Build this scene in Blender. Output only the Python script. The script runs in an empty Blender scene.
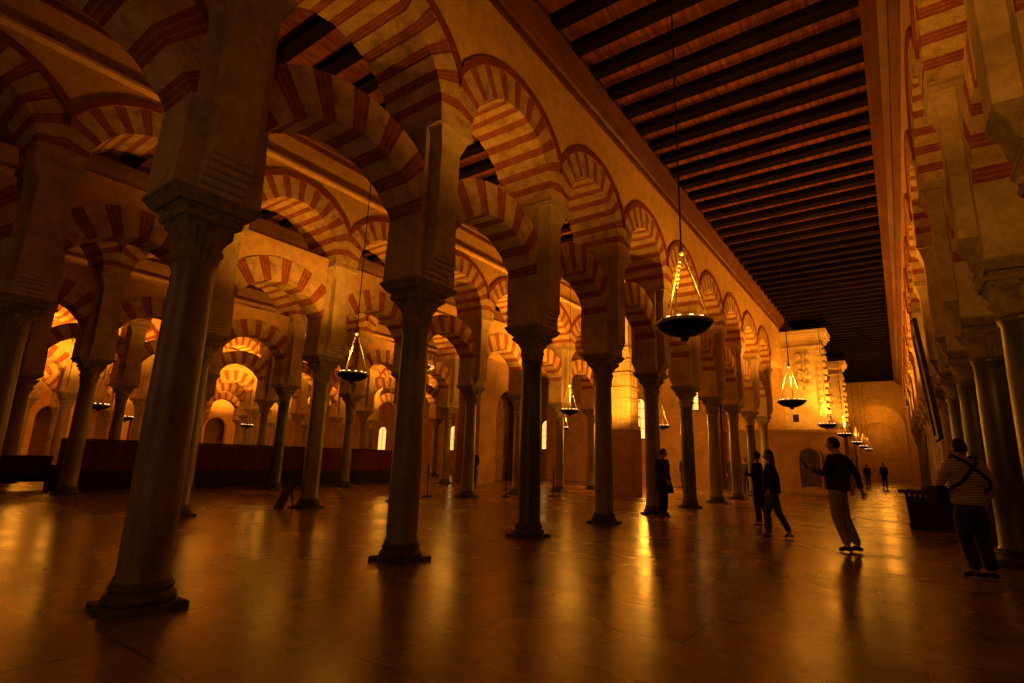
import bpy, bmesh, math, random
from mathutils import Vector, Matrix
random.seed(7)
PI = math.pi
sc = bpy.context.scene
COL = sc.collection

# ------------------------------------------------------------------ dimensions
S = 2.898                     # column spacing along an arcade
Y0 = 2.108                    # station 0
HB = S / 2
AX = {'R': 1.27, 'A': -5.25, 'B': -11.5, 'C': -17.8, 'D': -24.1, 'E': -30.4, 'F': -36.7, 'G': -43.0}
ZC = 8.5                      # underside of the wooden cornice boards
ZB = 9.0                      # underside of the beams
ZT = 9.17                     # ceiling boards
UP = 0.46                     # half depth of the pilasters
UH = 0.55                     # half thickness of the upper arches and walls
def st(i): return Y0 + S * i

# ------------------------------------------------------------------ materials
MATS = {}
def newmat(name):
    m = bpy.data.materials.new(name); m.use_nodes = True
    nt = m.node_tree; nt.nodes.clear()
    out = nt.nodes.new('ShaderNodeOutputMaterial'); b = nt.nodes.new('ShaderNodeBsdfPrincipled')
    nt.links.new(b.outputs[0], out.inputs[0]); MATS[name] = m
    return m, nt, b
def pos(nt, scale=(1, 1, 1)):
    g = nt.nodes.new('ShaderNodeNewGeometry'); mp = nt.nodes.new('ShaderNodeMapping')
    mp.inputs['Scale'].default_value = scale
    nt.links.new(g.outputs['Position'], mp.inputs['Vector']); return mp.outputs[0]
def noise(nt, vec, scale, detail=5, rough=.6):
    n = nt.nodes.new('ShaderNodeTexNoise'); n.inputs['Scale'].default_value = scale
    n.inputs['Detail'].default_value = detail; n.inputs['Roughness'].default_value = rough
    nt.links.new(vec, n.inputs['Vector']); return n.outputs[0]
def ramp(nt, fac, stops):
    r = nt.nodes.new('ShaderNodeValToRGB'); e = r.color_ramp.elements
    while len(e) < len(stops): e.new(.5)
    for k, (p, c) in enumerate(stops):
        e[k].position = p; e[k].color = (c[0], c[1], c[2], 1)
    nt.links.new(fac, r.inputs[0]); return r.outputs[0]
def mix(nt, a, b, fac, mode='MIX'):
    m = nt.nodes.new('ShaderNodeMix'); m.data_type = 'RGBA'; m.blend_type = mode
    if isinstance(fac, (int, float)): m.inputs[0].default_value = fac
    else: nt.links.new(fac, m.inputs[0])
    nt.links.new(a, m.inputs[6]); nt.links.new(b, m.inputs[7]); return m.outputs[2]
def bump(nt, b, h, strength=.3, dist=.02):
    n = nt.nodes.new('ShaderNodeBump'); n.inputs['Strength'].default_value = strength
    n.inputs['Distance'].default_value = dist
    nt.links.new(h, n.inputs['Height']); nt.links.new(n.outputs[0], b.inputs['Normal'])
def stone(name, c1, c2, c3, scale=3.0, rough=.8, bs=.35, vec=(1, 1, 1), spec=.3):
    m, nt, b = newmat(name); v = pos(nt, vec)
    n1 = noise(nt, v, scale, 8, .65); n2 = noise(nt, v, scale * 6, 6, .7)
    c = ramp(nt, n1, [(.3, c1), (.5, c2), (.72, c3)])
    d = ramp(nt, n2, [(.3, (.72, .72, .72)), (.65, (1.05, 1.05, 1.05))])
    nt.links.new(mix(nt, c, d, 1.0, 'MULTIPLY'), b.inputs['Base Color'])
    b.inputs['Roughness'].default_value = rough; b.inputs['Specular IOR Level'].default_value = spec
    bump(nt, b, n2, bs); return m
plaster = stone('ochre_plaster', (.60, .38, .145), (.68, .44, .175), (.74, .49, .21), .8, .9, .12)
cream = stone('cream_limestone', (.30, .19, .08), (.60, .42, .185), (.76, .56, .28), 4, .9, .6)
block = stone('pier_limestone', (.34, .25, .14), (.52, .40, .22), (.62, .49, .29), 1.6, .9, .45)
red = stone('red_brick_voussoir', (.20, .05, .025), (.33, .085, .035), (.42, .14, .06), 6, .9, .5)
joint = stone('brick_joint_mortar', (.28, .13, .06), (.42, .22, .10), (.5, .28, .14), 6, .9, .3)
redtrim = stone('painted_red_archivolt', (.17, .04, .02), (.26, .06, .03), (.32, .09, .04), 3, .85, .3)
capst = stone('carved_capital_stone', (.16, .12, .07), (.27, .21, .13), (.36, .29, .19), 7, .85, .6)
shafts = [stone('grey_marble_shaft', (.16, .135, .11), (.24, .205, .165), (.33, .285, .23), 3, .42, .15, (1, 1, .35), .5),
          stone('dark_marble_shaft', (.045, .045, .04), (.085, .08, .07), (.13, .12, .10), 3, .35, .12, (1, 1, .35), .5),
          stone('brown_breccia_shaft', (.13, .09, .065), (.22, .155, .11), (.30, .22, .16), 4, .42, .15, (1, 1, .4), .5),
          stone('pink_jasper_shaft', (.20, .12, .085), (.28, .18, .13), (.36, .25, .18), 4, .4, .15, (1, 1, .4), .5)]
basest = stone('dark_base_stone', (.05, .04, .03), (.10, .08, .06), (.15, .12, .09), 5, .6, .3)
marble = stone('carved_ivory_stone', (.50, .38, .22), (.68, .54, .33), (.78, .64, .42), 2, .8, .4)
brownwall = stone('brown_masonry', (.24, .14, .075), (.33, .20, .11), (.40, .26, .15), 1.5, .85, .3)
def plank(name, c1, c2, c3, vec, rough=.6):
    m, nt, b = newmat(name); v = pos(nt, vec)
    n1 = noise(nt, v, 1.0, 6, .6); n2 = noise(nt, pos(nt, (1, 1, 1)), 1.3, 4, .6)
    c = mix(nt, ramp(nt, n1, [(.3, c1), (.5, c2), (.7, c3)]), ramp(nt, n2, [(.3, (.6, .6, .6)), (.7, (1.1, 1.1, 1.1))]), 1.0, 'MULTIPLY')
    nt.links.new(c, b.inputs['Base Color']); b.inputs['Roughness'].default_value = rough
    bump(nt, b, n1, .25); return m
boards = plank('red_pine_boards', (.10, .033, .014), (.21, .07, .028), (.36, .12, .046), (14, 1.2, 1))
def dull(m):
    b = [n for n in m.node_tree.nodes if n.type == 'BSDF_PRINCIPLED'][0]; b.inputs['Specular IOR Level'].default_value = .05; b.inputs['Roughness'].default_value = .95; return m
beamwood = plank('dark_beam_wood', (.006, .0035, .002), (.011, .006, .0035), (.018, .009, .005), (.5, 8, 8))
dull(beamwood); dull(boards)
cornwood = plank('reddish_cornice_wood', (.085, .025, .010), (.13, .038, .015), (.19, .056, .022), (6, .4, 6))
darkwood = plank('dark_furniture_wood', (.02, .011, .007), (.04, .02, .012), (.06, .03, .018), (5, 5, 1))
def plain(name, c, rough=.6, metal=0.0, bs=0.0, nscale=30):
    m, nt, b = newmat(name)
    n = noise(nt, pos(nt), nscale, 3, .6)
    c0 = tuple(x * .82 for x in c); c1 = tuple(min(1, x * 1.12) for x in c)
    nt.links.new(ramp(nt, n, [(.3, c0), (.7, c1)]), b.inputs['Base Color'])
    b.inputs['Roughness'].default_value = rough; b.inputs['Metallic'].default_value = metal
    if bs: bump(nt, b, n, bs, .005)
    return m
iron = plain('black_iron', (.02, .018, .016), .45, .8)
brass = plain('polished_chain_metal', (.5, .42, .28), .42, 1.0)
redcloth = plain('dark_red_fabric', (.085, .006, .004), .9)
blackcloth = plain('black_fabric', (.012, .011, .012), .9)
skin = plain('skin', (.42, .24, .16), .6)
hairm = plain('dark_hair', (.03, .018, .012), .7)
m, nt, b = newmat('glass_cup_glow'); b.inputs['Base Color'].default_value = (.9, .8, .6, 1)
b.inputs['Emission Color'].default_value = (1, .62, .25, 1); b.inputs['Emission Strength'].default_value = 3.0
b.inputs['Roughness'].default_value = .2; cup = m
m, nt, b = newmat('lit_window_pane'); b.inputs['Base Color'].default_value = (.8, .7, .5, 1)
b.inputs['Emission Color'].default_value = (1, .52, .13, 1); b.inputs['Emission Strength'].default_value = 1.5; litpane = m
# polished slab floor
m, nt, b = newmat('polished_marble_slabs'); v = pos(nt)
br = nt.nodes.new('ShaderNodeTexBrick'); nt.links.new(v, br.inputs['Vector'])
br.inputs['Scale'].default_value = 1.0; br.inputs['Brick Width'].default_value = 1.45; br.inputs['Row Height'].default_value = .85
br.inputs['Mortar Size'].default_value = .013; br.inputs['Mortar Smooth'].default_value = .3; br.offset = .37
br.inputs['Color1'].default_value = (.21, .125, .075, 1); br.inputs['Color2'].default_value = (.31, .195, .12, 1); br.inputs['Mortar'].default_value = (.10, .06, .035, 1)
n1 = noise(nt, pos(nt, (1, .7, 1)), 1.1, 4, .55)
n2 = noise(nt, pos(nt, (1, 1.3, 1)), .7, 2, .5)
c = mix(nt, br.outputs[0], ramp(nt, n1, [(.3, (.62, .6, .58)), (.7, (1.15, 1.12, 1.1))]), 1.0, 'MULTIPLY')
c = mix(nt, c, ramp(nt, noise(nt, pos(nt), 5, 8, .75), [(.35, (.8, .8, .8)), (.6, (1.08, 1.08, 1.08))]), 1.0, 'MULTIPLY')
nt.links.new(c, b.inputs['Base Color'])
mr = nt.nodes.new('ShaderNodeMapRange'); mr.inputs['From Min'].default_value = .3; mr.inputs['From Max'].default_value = .7
mr.inputs['To Min'].default_value = .20; mr.inputs['To Max'].default_value = .30
nt.links.new(n2, mr.inputs[0]); nt.links.new(mr.outputs[0], b.inputs['Roughness'])
b.inputs['Specular IOR Level'].default_value = .42
floorm = m
# striped puffer jacket
m, nt, b = newmat('quilted_cream_jacket')
tc = nt.nodes.new('ShaderNodeTexCoord'); w = nt.nodes.new('ShaderNodeTexWave'); w.bands_direction = 'Z'
w.inputs['Scale'].default_value = 9.5; w.inputs['Distortion'].default_value = .6; nt.links.new(tc.outputs['Object'], w.inputs['Vector'])
nt.links.new(ramp(nt, w.outputs[1], [(.05, (.30, .24, .17)), (.35, (.66, .57, .44)), (.9, (.78, .68, .54))]), b.inputs['Base Color'])
bump(nt, b, w.outputs[1], .6, .03); b.inputs['Roughness'].default_value = .6; puffer = m
cloth = lambda n, c: plain(n, c, .85, 0, .2, 60)
navy = cloth('navy_sweater', (.018, .02, .028)); greytr = cloth('grey_trousers', (.30, .29, .28)); jeans = cloth('blue_grey_jeans', (.055, .065, .085))
blackc = cloth('black_coat_cloth', (.014, .012, .012)); darktr = cloth('dark_navy_trousers', (.02, .024, .035)); whitec = cloth('white_shirt_cloth', (.55, .5, .45))
shoe = plain('dark_shoe_leather', (.02, .014, .01), .5)

# ------------------------------------------------------------------ helpers
def mesh_obj(name, bm, mats, parent=None, smooth=False, loc=None, norm=True):
    if norm: bmesh.ops.recalc_face_normals(bm, faces=bm.faces)
    me = bpy.data.meshes.new(name); bm.to_mesh(me); bm.free()
    for m in (mats if isinstance(mats, (list, tuple)) else [mats]): me.materials.append(m)
    if smooth:
        for p in me.polygons: p.use_smooth = True
    o = bpy.data.objects.new(name, me); COL.objects.link(o)
    if parent: o.parent = parent
    if loc: o.location = loc
    return o
def tag(o, label=None, cat=None, group=None, kind=None):
    for k, v in (('label', label), ('category', cat), ('group', group), ('kind', kind)):
        if v: o[k] = v
    return o
def empty(name, loc, label=None, cat=None, group=None, rz=0):
    o = bpy.data.objects.new(name, None); COL.objects.link(o); o.location = loc; o.rotation_euler = (0, 0, rz)
    o.empty_display_size = .2
    return tag(o, label, cat, group)
def copy_tree(o, parent=None):
    c = o.copy(); COL.objects.link(c); c.parent = parent
    for ch in [x for x in o.children]: copy_tree(ch, c)
    return c
def box(bm, x0, x1, y0, y1, z0, z1, mi=0):
    vs = [bm.verts.new((x, y, z)) for z in (z0, z1) for y in (y0, y1) for x in (x0, x1)]
    for f in ((0, 1, 3, 2), (4, 6, 7, 5), (0, 4, 5, 1), (2, 3, 7, 6), (0, 2, 6, 4), (1, 5, 7, 3)):
        bm.faces.new([vs[i] for i in f]).material_index = mi
def frustum(bm, a, za, b, zb, mi=0):      # a,b = (hx,hy) half sizes
    vs = [bm.verts.new((sx * h[0], sy * h[1], z)) for (h, z) in ((a, za), (b, zb)) for sy in (-1, 1) for sx in (-1, 1)]
    for f in ((0, 1, 3, 2), (4, 6, 7, 5), (0, 4, 5, 1), (2, 3, 7, 6), (0, 2, 6, 4), (1, 5, 7, 3)):
        bm.faces.new([vs[i] for i in f]).material_index = mi
def lathe(bm, prof, n=24, mi=0, cx=0, cy=0, cap=True):
    rings = []
    for r, z in prof:
        rings.append([bm.verts.new((cx + r * math.cos(2 * PI * k / n), cy + r * math.sin(2 * PI * k / n), z)) for k in range(n)])
    for a, b in zip(rings, rings[1:]):
        for k in range(n): bm.faces.new((a[k], a[(k + 1) % n], b[(k + 1) % n], b[k])).material_index = mi
    if cap:
        bm.faces.new(rings[0][::-1]).material_index = mi; bm.faces.new(rings[-1]).material_index = mi
def tube(bm, p, q, r, n=6, mi=0, r2=None):
    p, q = Vector(p), Vector(q); d = (q - p).normalized(); u = d.orthogonal().normalized(); w = d.cross(u)
    r2 = r if r2 is None else r2
    A = [bm.verts.new(p + (u * math.cos(2 * PI * k / n) + w * math.sin(2 * PI * k / n)) * r) for k in range(n)]
    B = [bm.verts.new(q + (u * math.cos(2 * PI * k / n) + w * math.sin(2 * PI * k / n)) * r2) for k in range(n)]
    for k in range(n): bm.faces.new((A[k], A[(k + 1) % n], B[(k + 1) % n], B[k])).material_index = mi
    bm.faces.new(A[::-1]).material_index = mi; bm.faces.new(B).material_index = mi
def poly_prism(bm, pts, x0, x1, mi=0):    # pts in (y,z), extruded along x
    A = [bm.verts.new((x0, y, z)) for y, z in pts]; B = [bm.verts.new((x1, y, z)) for y, z in pts]
    n = len(pts)
    bm.faces.new(A[::-1]).material_index = mi; bm.faces.new(B).material_index = mi
    for k in range(n): bm.faces.new((A[k], A[(k + 1) % n], B[(k + 1) % n], B[k])).material_index = mi

# ------------------------------------------------------------------ people
def skin_mesh(verts, edges, root=0, sub=2):
    me = bpy.data.meshes.new('tmp'); me.from_pydata([v[0] for v in verts], edges, [])
    o = bpy.data.objects.new('tmp', me); COL.objects.link(o)
    o.modifiers.new('s', 'SKIN'); o.modifiers['s'].use_smooth_shade = True
    sv = me.skin_vertices[0].data if me.skin_vertices else None
    for k, v in enumerate(verts):
        r = v[1]; sv[k].radius = r if isinstance(r, tuple) else (r, r)
        sv[k].use_root = (k == root)
    s = o.modifiers.new('u', 'SUBSURF'); s.levels = sub; s.render_levels = sub
    dg = bpy.context.evaluated_depsgraph_get(); dg.update()
    res = bpy.data.meshes.new_from_object(o.evaluated_get(dg))
    bpy.data.objects.remove(o); return res
def obj_from_meshes(name, parts, parent):
    """join (mesh, material) pairs into one object"""
    bm = bmesh.new(); mats = []
    for me, m in parts:
        if m not in mats: mats.append(m)
        n0 = len(bm.faces); bm.from_mesh(me); bm.faces.ensure_lookup_table()
        for f in bm.faces[n0:]: f.material_index = mats.index(m); f.smooth = True
        bpy.data.meshes.remove(me)
    me = bpy.data.meshes.new(name); bm.to_mesh(me); bm.free()
    for m in mats: me.materials.append(m)
    for p in me.polygons: p.use_smooth = True
    o = bpy.data.objects.new(name, me); COL.objects.link(o); o.parent = parent; return o
def head_mesh(M, k=1.0):
    """face looks along +y in local space, centre of the skull at the origin"""
    bm = bmesh.new(); bmesh.ops.create_uvsphere(bm, u_segments=28, v_segments=20, radius=1)
    for v in bm.verts:
        x, y, z = v.co
        X, Y, Z = x * .075, y * .092, z * .115
        if z < 0: X *= 1 - .28 * (-z) ** 1.3; Y *= 1 - .12 * (-z)
        if y > 0 and z < -.1: Y += .012 * (1 - abs(x))             # jaw
        if y > .75: 
            Y -= .004
            if abs(x) < .16 and -.38 < z < .12: Y += .024 * (1 - abs(x) / .16) * (1 - abs(z + .18) / .30 if abs(z + .18) < .3 else 0)   # nose
            if .12 < abs(x) < .5 and -.02 < z < .22: Y -= .009     # eye sockets
            if abs(x) < .3 and -.62 < z < -.48: Y += .004
        v.co = (X, Y, Z)
    for s in (-1, 1):
        r = bmesh.ops.create_uvsphere(bm, u_segments=8, v_segments=6, radius=1)
        for v in r['verts']: v.co = Vector((s * .076 + v.co.x * .010, -.008 + v.co.y * .018, -.012 + v.co.z * .032))
        r = bmesh.ops.create_uvsphere(bm, u_segments=8, v_segments=6, radius=.0105)
        for v in r['verts']: v.co += Vector((s * .028, .083, .008))
    bmesh.ops.transform(bm, matrix=M @ Matrix.Scale(k, 4), verts=bm.verts)
    me = bpy.data.meshes.new('h'); bm.to_mesh(me); bm.free(); return me
def hair_mesh(M, length=0.0, k=1.0, bun=False):
    bm = bmesh.new(); bmesh.ops.create_uvsphere(bm, u_segments=28, v_segments=22, radius=1)
    dele = [v for v in bm.verts if (v.co.y > .35 and v.co.z < .42) or (v.co.z < -.45)]
    bmesh.ops.delete(bm, geom=dele, context='VERTS')
    for v in bm.verts:
        x, y, z = v.co; w = 1 + .03 * math.sin(9 * x) * math.cos(11 * z)
        v.co = (x * .084 * w, y * .101 * w - .004, z * .124 * w + .004)
    me = bpy.data.meshes.new('h')
    if length:
        r = bmesh.ops.create_uvsphere(bm, u_segments=20, v_segments=16, radius=1)
        for v in r['verts']:
            x, y, z = v.co; v.co = (x * .095 * (1 + .08 * math.sin(7 * z)), y * .06 - .062, z * length * .62 - length * .42)
    bmesh.ops.solidify(bm, geom=bm.faces[:], thickness=.006)
    bmesh.ops.transform(bm, matrix=M @ Matrix.Scale(k, 4), verts=bm.verts); bm.to_mesh(me); bm.free(); return me
def hand_parts(w, d, side, palm_n, curl=.5, k=1.0):
    """five finger chains rooted in the palm; w wrist, d direction of the hand, palm_n palm normal"""
    d = Vector(d).normalized(); nrm = Vector(palm_n).normalized(); nrm = (nrm - d * nrm.dot(d)).normalized(); s = d.cross(nrm) * side
    out = []; w = Vector(w)
    for j, (off, ln) in enumerate(((-.030, .072), (-.010, .080), (.010, .075), (.029, .060))):
        b = w + d * .085 * k + s * off * k; v = [(w + d * .05 * k + s * off * .7 * k, .009 * k), (b, .0092 * k)]; dirv = d.copy(); p = b
        for q in range(3):
            dirv = (dirv * math.cos(curl * .75) + nrm * math.sin(curl * .75)).normalized(); nrm2 = nrm
            p = p + dirv * ln * k * (.42, .32, .26)[q]; v.append((p, (.0085, .008, .0065)[q] * k))
        out.append(v)
    p0 = w + d * .03 * k - s * .02 * k; p1 = p0 - s * .028 * k + d * .022 * k + nrm * .008; p2 = p1 - s * .010 * k + d * .03 * k + nrm * .012; p3 = p2 + d * .024 * k + nrm * .008 + s * .004
    out.append([(p0, .011 * k), (p1, .0105 * k), (p2, .0095 * k), (p3, .0075 * k)])
    return out
def person(loc, rz, H, J, cfg, label):
    """J: joints in local metres for a 1.75 m figure, figure faces +y"""
    root = empty('person', (loc[0], loc[1], -.014), label, 'person', None, rz); k = H / 1.75; root.scale = (k, k, k)
    g = {n: Vector(p) for n, p in J.items()}
    V = [(g['pelvis'], (.12, .09)), (g['waist'], (.105, .08)), (g['chest'], (.145, .10)), (g['neck'], (.055, .055)), (g['head'] + Vector((0, -.01, -.05)), (.052, .055))]
    E_ = [(0, 1), (1, 2), (2, 3), (3, 4)]
    def chain(start, pts):
        prev = start
        for p, r in pts: V.append((p, r)); E_.append((prev, len(V) - 1)); prev = len(V) - 1
    for s in 'LR':
        chain(2, [(g['sh' + s], .046), (g['el' + s], .034), (g['wr' + s], .024), (g['wr' + s] + (g['wr' + s] - g['el' + s]).normalized() * .045, (.036, .02)), (g['wr' + s] + (g['wr' + s] - g['el' + s]).normalized() * .09, (.034, .014))])
        chain(0, [(g['hip' + s], .078), (g['kn' + s], .048), (g['an' + s], .034), (g['toe' + s], .03)])
    parts = [(skin_mesh(V, E_), skin)]
    for s, sd in (('L', -1), ('R', 1)):
        d = g['wr' + s] - g['el' + s]
        for ch in hand_parts(g['wr' + s], d, sd, cfg.get('palm' + s, (-sd, 0, 0)), cfg.get('curl' + s, .5)):
            parts.append((skin_mesh([(p, r) for p, r in ch], [(a, a + 1) for a in range(len(ch) - 1)], 0, 1), skin))
    Mh = Matrix.Translation(g['head']) @ Matrix.Rotation(cfg.get('hyaw', 0), 4, 'Z') @ Matrix.Rotation(cfg.get('hpitch', 0), 4, 'X')
    parts.append((head_mesh(Mh), skin))
    obj_from_meshes('body', parts, root)
    obj_from_meshes('hair', [(hair_mesh(Mh, cfg.get('hair', 0)), cfg.get('hairmat', hairm))], root)
    # upper garment
    f = cfg.get('bulk', 1.0); dp = cfg.get('deep', 1.0) * f; hem = g['pelvis'] + Vector((0, 0, cfg.get('hem', -.03)))
    V = [(hem + Vector((0, 0, -.09)), (.165 * f, .125 * dp)), (hem + Vector((0, 0, .03)), (.168 * f, .13 * dp)), (g['waist'] + Vector((0, .015, .02)), (.162 * f, .128 * dp)), (g['chest'], (.175 * f, .125 * dp)), (g['neck'] + Vector((0, 0, -.045)), (.085, .08))]; E_ = [(0, 1), (1, 2), (2, 3), (3, 4)]
    for s in 'LR':
        mid = (g['sh' + s] + g['el' + s]) / 2
        chain(3, [(g['sh' + s] + Vector((0, 0, -.015)), .066 * f), (mid, .058 * f), (g['el' + s], .050 * f), (g['wr' + s].lerp(g['el' + s], .08), .037 * f)])
    obj_from_meshes(cfg.get('topname', 'jacket'), [(skin_mesh(V, E_), cfg['top'])], root)
    # trousers
    lg = cfg.get('legs', 1.08); V = [(g['pelvis'] + Vector((0, 0, .10)), (.145, .11)), (g['pelvis'] + Vector((0, 0, -.06)), (.155, .12))]; E_ = [(0, 1)]
    for s in 'LR':
        h = g['hip' + s]; kn = g['kn' + s]; an = g['an' + s]
        chain(1, [(h + Vector((0, 0, -.03)), .098 * lg), (h.lerp(kn, .5), .088 * lg), (kn, .070 * lg), (kn.lerp(an, .45), .066 * lg), (an.lerp(kn, .04), .058 * lg)])
    obj_from_meshes('trousers', [(skin_mesh(V, E_), cfg['bottom'])], root)
    for s in 'LR':
        a, t = g['an' + s], g['toe' + s]; heel = a - (t - a).normalized() * .045; heel.z = t.z
        V = [(a + Vector((0, 0, .0)), .044), (heel + Vector((0, 0, .005)), .042), (a.lerp(t, .55), (.045, .036)), (t, (.044, .03))]
        obj_from_meshes('shoe', [(skin_mesh(V, [(0, 1), (0, 2), (2, 3)], 0), shoe)], root)
    return root, g
BASE = dict(pelvis=(0, 0, .95), waist=(0, .01, 1.10), chest=(0, 0, 1.32), neck=(0, 0, 1.50), head=(0, .02, 1.635),
            shL=(-.18, 0, 1.43), elL=(-.235, -.02, 1.14), wrL=(-.235, .06, .90), shR=(.18, 0, 1.43), elR=(.235, -.02, 1.14), wrR=(.235, .06, .90),
            hipL=(-.09, 0, .90), knL=(-.10, .02, .50), anL=(-.10, -.01, .085), toeL=(-.115, .14, .035),
            hipR=(.09, 0, .90), knR=(.10, .02, .50), anR=(.10, -.01, .085), toeR=(.115, .14, .035))
def J(**k): d = dict(BASE); d.update(k); return d
# man with phone: looks to the left along -x
def face(dx, dy): return math.atan2(-dx, dy)
p, g = person((-.90, 10.45, 0), face(-.93, .28), 1.80,
    J(pelvis=(0, -.02, .95), waist=(0, -.03, 1.10), chest=(0, -.06, 1.33), neck=(0, -.05, 1.50), head=(0, .0, 1.64), shL=(-.19, -.03, 1.44), elL=(-.25, .06, 1.17), wrL=(-.13, .30, 1.24),
      shR=(.19, -.08, 1.43), elR=(.27, -.20, 1.18), wrR=(.26, -.26, .93), hipL=(-.09, 0, .90), knL=(-.09, .00, .50), anL=(-.09, -.13, .09), toeL=(-.10, .02, .035),
      hipR=(.09, 0, .90), knR=(.09, -.05, .50), anR=(.09, -.20, .09), toeR=(.10, -.05, .035)),
    dict(top=navy, bottom=greytr, topname='sweater', bulk=1.18, deep=1.22, legs=1.1, hem=.02, curlL=1.1, palmL=(1, 0, .2), palmR=(-1, 0, 0)),
    'man in dark sweater and grey trousers holding up a phone')
bm = bmesh.new(); lathe(bm, [(.066, 1.455), (.064, 1.50), (.072, 1.515), (.074, 1.50), (.078, 1.465)], 20, cap=False, cy=-.045); mesh_obj('shirt_collar', bm, whitec, p, smooth=True)
ph = empty('phone', (0, 0, 0), 'dark phone held up by the man in the grey trousers', 'phone')
M4 = Matrix.Translation((-.90, 10.45, 0)) @ Matrix.Rotation(face(-.93, .28), 4, 'Z')
ph.location = M4 @ Vector((-.115, .42, 1.335)); ph.rotation_euler = (math.radians(-25), 0, face(-.93, .28))
bm = bmesh.new(); box(bm, -.038, .038, -.005, .005, -.078, .078); bmesh.ops.bevel(bm, geom=bm.edges[:], offset=.004, segments=2); mesh_obj('case', bm, blackcloth, ph)
bm = bmesh.new(); box(bm, -.034, .034, -.0062, -.0052, -.072, .072); mesh_obj('screen', bm, plain('phone_glass', (.03, .03, .035), .1), ph)
# woman walking left
person((-2.02, 11.26, 0), face(-.95, -.1), 1.60,
    J(head=(0, .03, 1.64), elL=(-.25, -.06, 1.16), wrL=(-.22, .05, .93), elR=(.24, -.10, 1.15), wrR=(.20, .02, .92),
      knL=(-.09, .12, .50), anL=(-.09, .10, .085), toeL=(-.10, .24, .035), knR=(.09, -.08, .51), anR=(.09, -.27, .12), toeR=(.10, -.15, .035)),
    dict(top=blackc, bottom=jeans, hair=.26, bulk=1.2, deep=1.2, hem=-.02), 'long-haired woman in dark jacket and blue jeans walking beside another visitor')
person((-2.62, 13.1, 0), face(-.8, .1), 1.62,
    J(elL=(-.24, .04, 1.17), wrL=(-.14, .28, 1.22), knR=(.09, -.06, .5), anR=(.09, -.16, .09), toeR=(.1, -.02, .035)),
    dict(top=blackc, bottom=darktr, bulk=1.02, hair=.0, curlL=.9), 'person in black behind the long-haired woman, one hand raised')
# man in quilted jacket, seen from behind
p, g = person((.66, 9.27, 0), face(-.45, .9), 1.74,
    J(pelvis=(0, 0, .93), elL=(-.29, .03, 1.17), wrL=(-.22, .24, 1.05), elR=(.30, -.03, 1.16), wrR=(.27, .10, .95), chest=(0, .0, 1.32), neck=(0, .02, 1.49), head=(0, .05, 1.625),
      knL=(-.08, .03, .5), anL=(-.03, -.03, .085), toeL=(-.14, .09, .035), knR=(.10, .0, .5), anR=(.12, -.06, .085), toeR=(.04, .07, .035)),
    dict(top=puffer, bottom=darktr, bulk=1.24, legs=1.25, hem=.02, topname='quilted_jacket', hyaw=.25), 'man seen from behind in light quilted jacket with dark crossbody strap')
bm = bmesh.new()
def strap(pts, wd=.022):
    prev = None
    for q in pts:
        if prev: tube(bm, prev, q, wd, 6)
        prev = q
strap([(-.10, .10, 1.50), (-.13, -.02, 1.53), (-.06, -.15, 1.44), (.04, -.185, 1.34), (.16, -.18, 1.22), (.24, -.06, 1.12), (.22, .08, 1.06)])
strap([(.12, .08, 1.50), (.13, -.03, 1.52), (.06, -.15, 1.43), (-.04, -.19, 1.33), (-.15, -.19, 1.2), (-.235, -.08, 1.10), (-.24, .06, 1.05)])
mesh_obj('crossbody_strap', bm, blackcloth, p, smooth=True)
bg = empty('shoulder_bag', (0, 0, 0), 'dark bag at the left hip of the man in the quilted jacket', 'bag'); M5 = Matrix.Translation((.66, 9.27, 0)) @ Matrix.Rotation(face(-.45, .9), 4, 'Z')
bg.location = M5 @ Vector((-.27, .14, .98)); bg.rotation_euler = (0, 0, face(-.45, .9))
bm = bmesh.new(); box(bm, -.06, .06, -.13, .13, -.12, .12); bmesh.ops.bevel(bm, geom=bm.edges[:], offset=.03, segments=3); mesh_obj('bag_body', bm, blackcloth, bg, smooth=True)
bm = bmesh.new(); box(bm, -.068, -.055, -.12, .12, -.02, .11); bmesh.ops.bevel(bm, geom=bm.edges[:], offset=.005, segments=2); mesh_obj('flap', bm, blackcloth, bg)
# visitor by the column
p, g = person((-4.78, 13.05, 0), face(1, -.25), 1.64,
    J(head=(0, .05, 1.63), elL=(-.21, .0, 1.15), wrL=(-.20, .10, .90), elR=(.21, .08, 1.15), wrR=(.21, .27, .95), knL=(-.08, .02, .5), knR=(.08, .02, .5), anL=(-.08, -.01, .085), anR=(.08, -.01, .085)),
    dict(top=blackc, bottom=blackc, bulk=1.3, hem=-.25, topname='long_coat', hyaw=.6), 'person in long dark coat standing against the column, carrying a bag')
hb = empty('handbag', (-4.55, 12.82, .76), 'small dark handbag held by the person in the long coat', 'handbag')
bm = bmesh.new(); frustum(bm, (.11, .05), -.17, (.09, .04), .0); bmesh.ops.bevel(bm, geom=bm.edges[:], offset=.02, segments=2); mesh_obj('bag_body', bm, blackcloth, hb, smooth=True)
bm = bmesh.new(); pr_ = [(.07 * math.cos(PI * q / 8), .10 * math.sin(PI * q / 8)) for q in range(9)]
for a, b_ in zip(pr_, pr_[1:]): tube(bm, (a[0], 0, a[1]), (b_[0], 0, b_[1]), .008, 5)
mesh_obj('handle', bm, blackcloth, hb)
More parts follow.
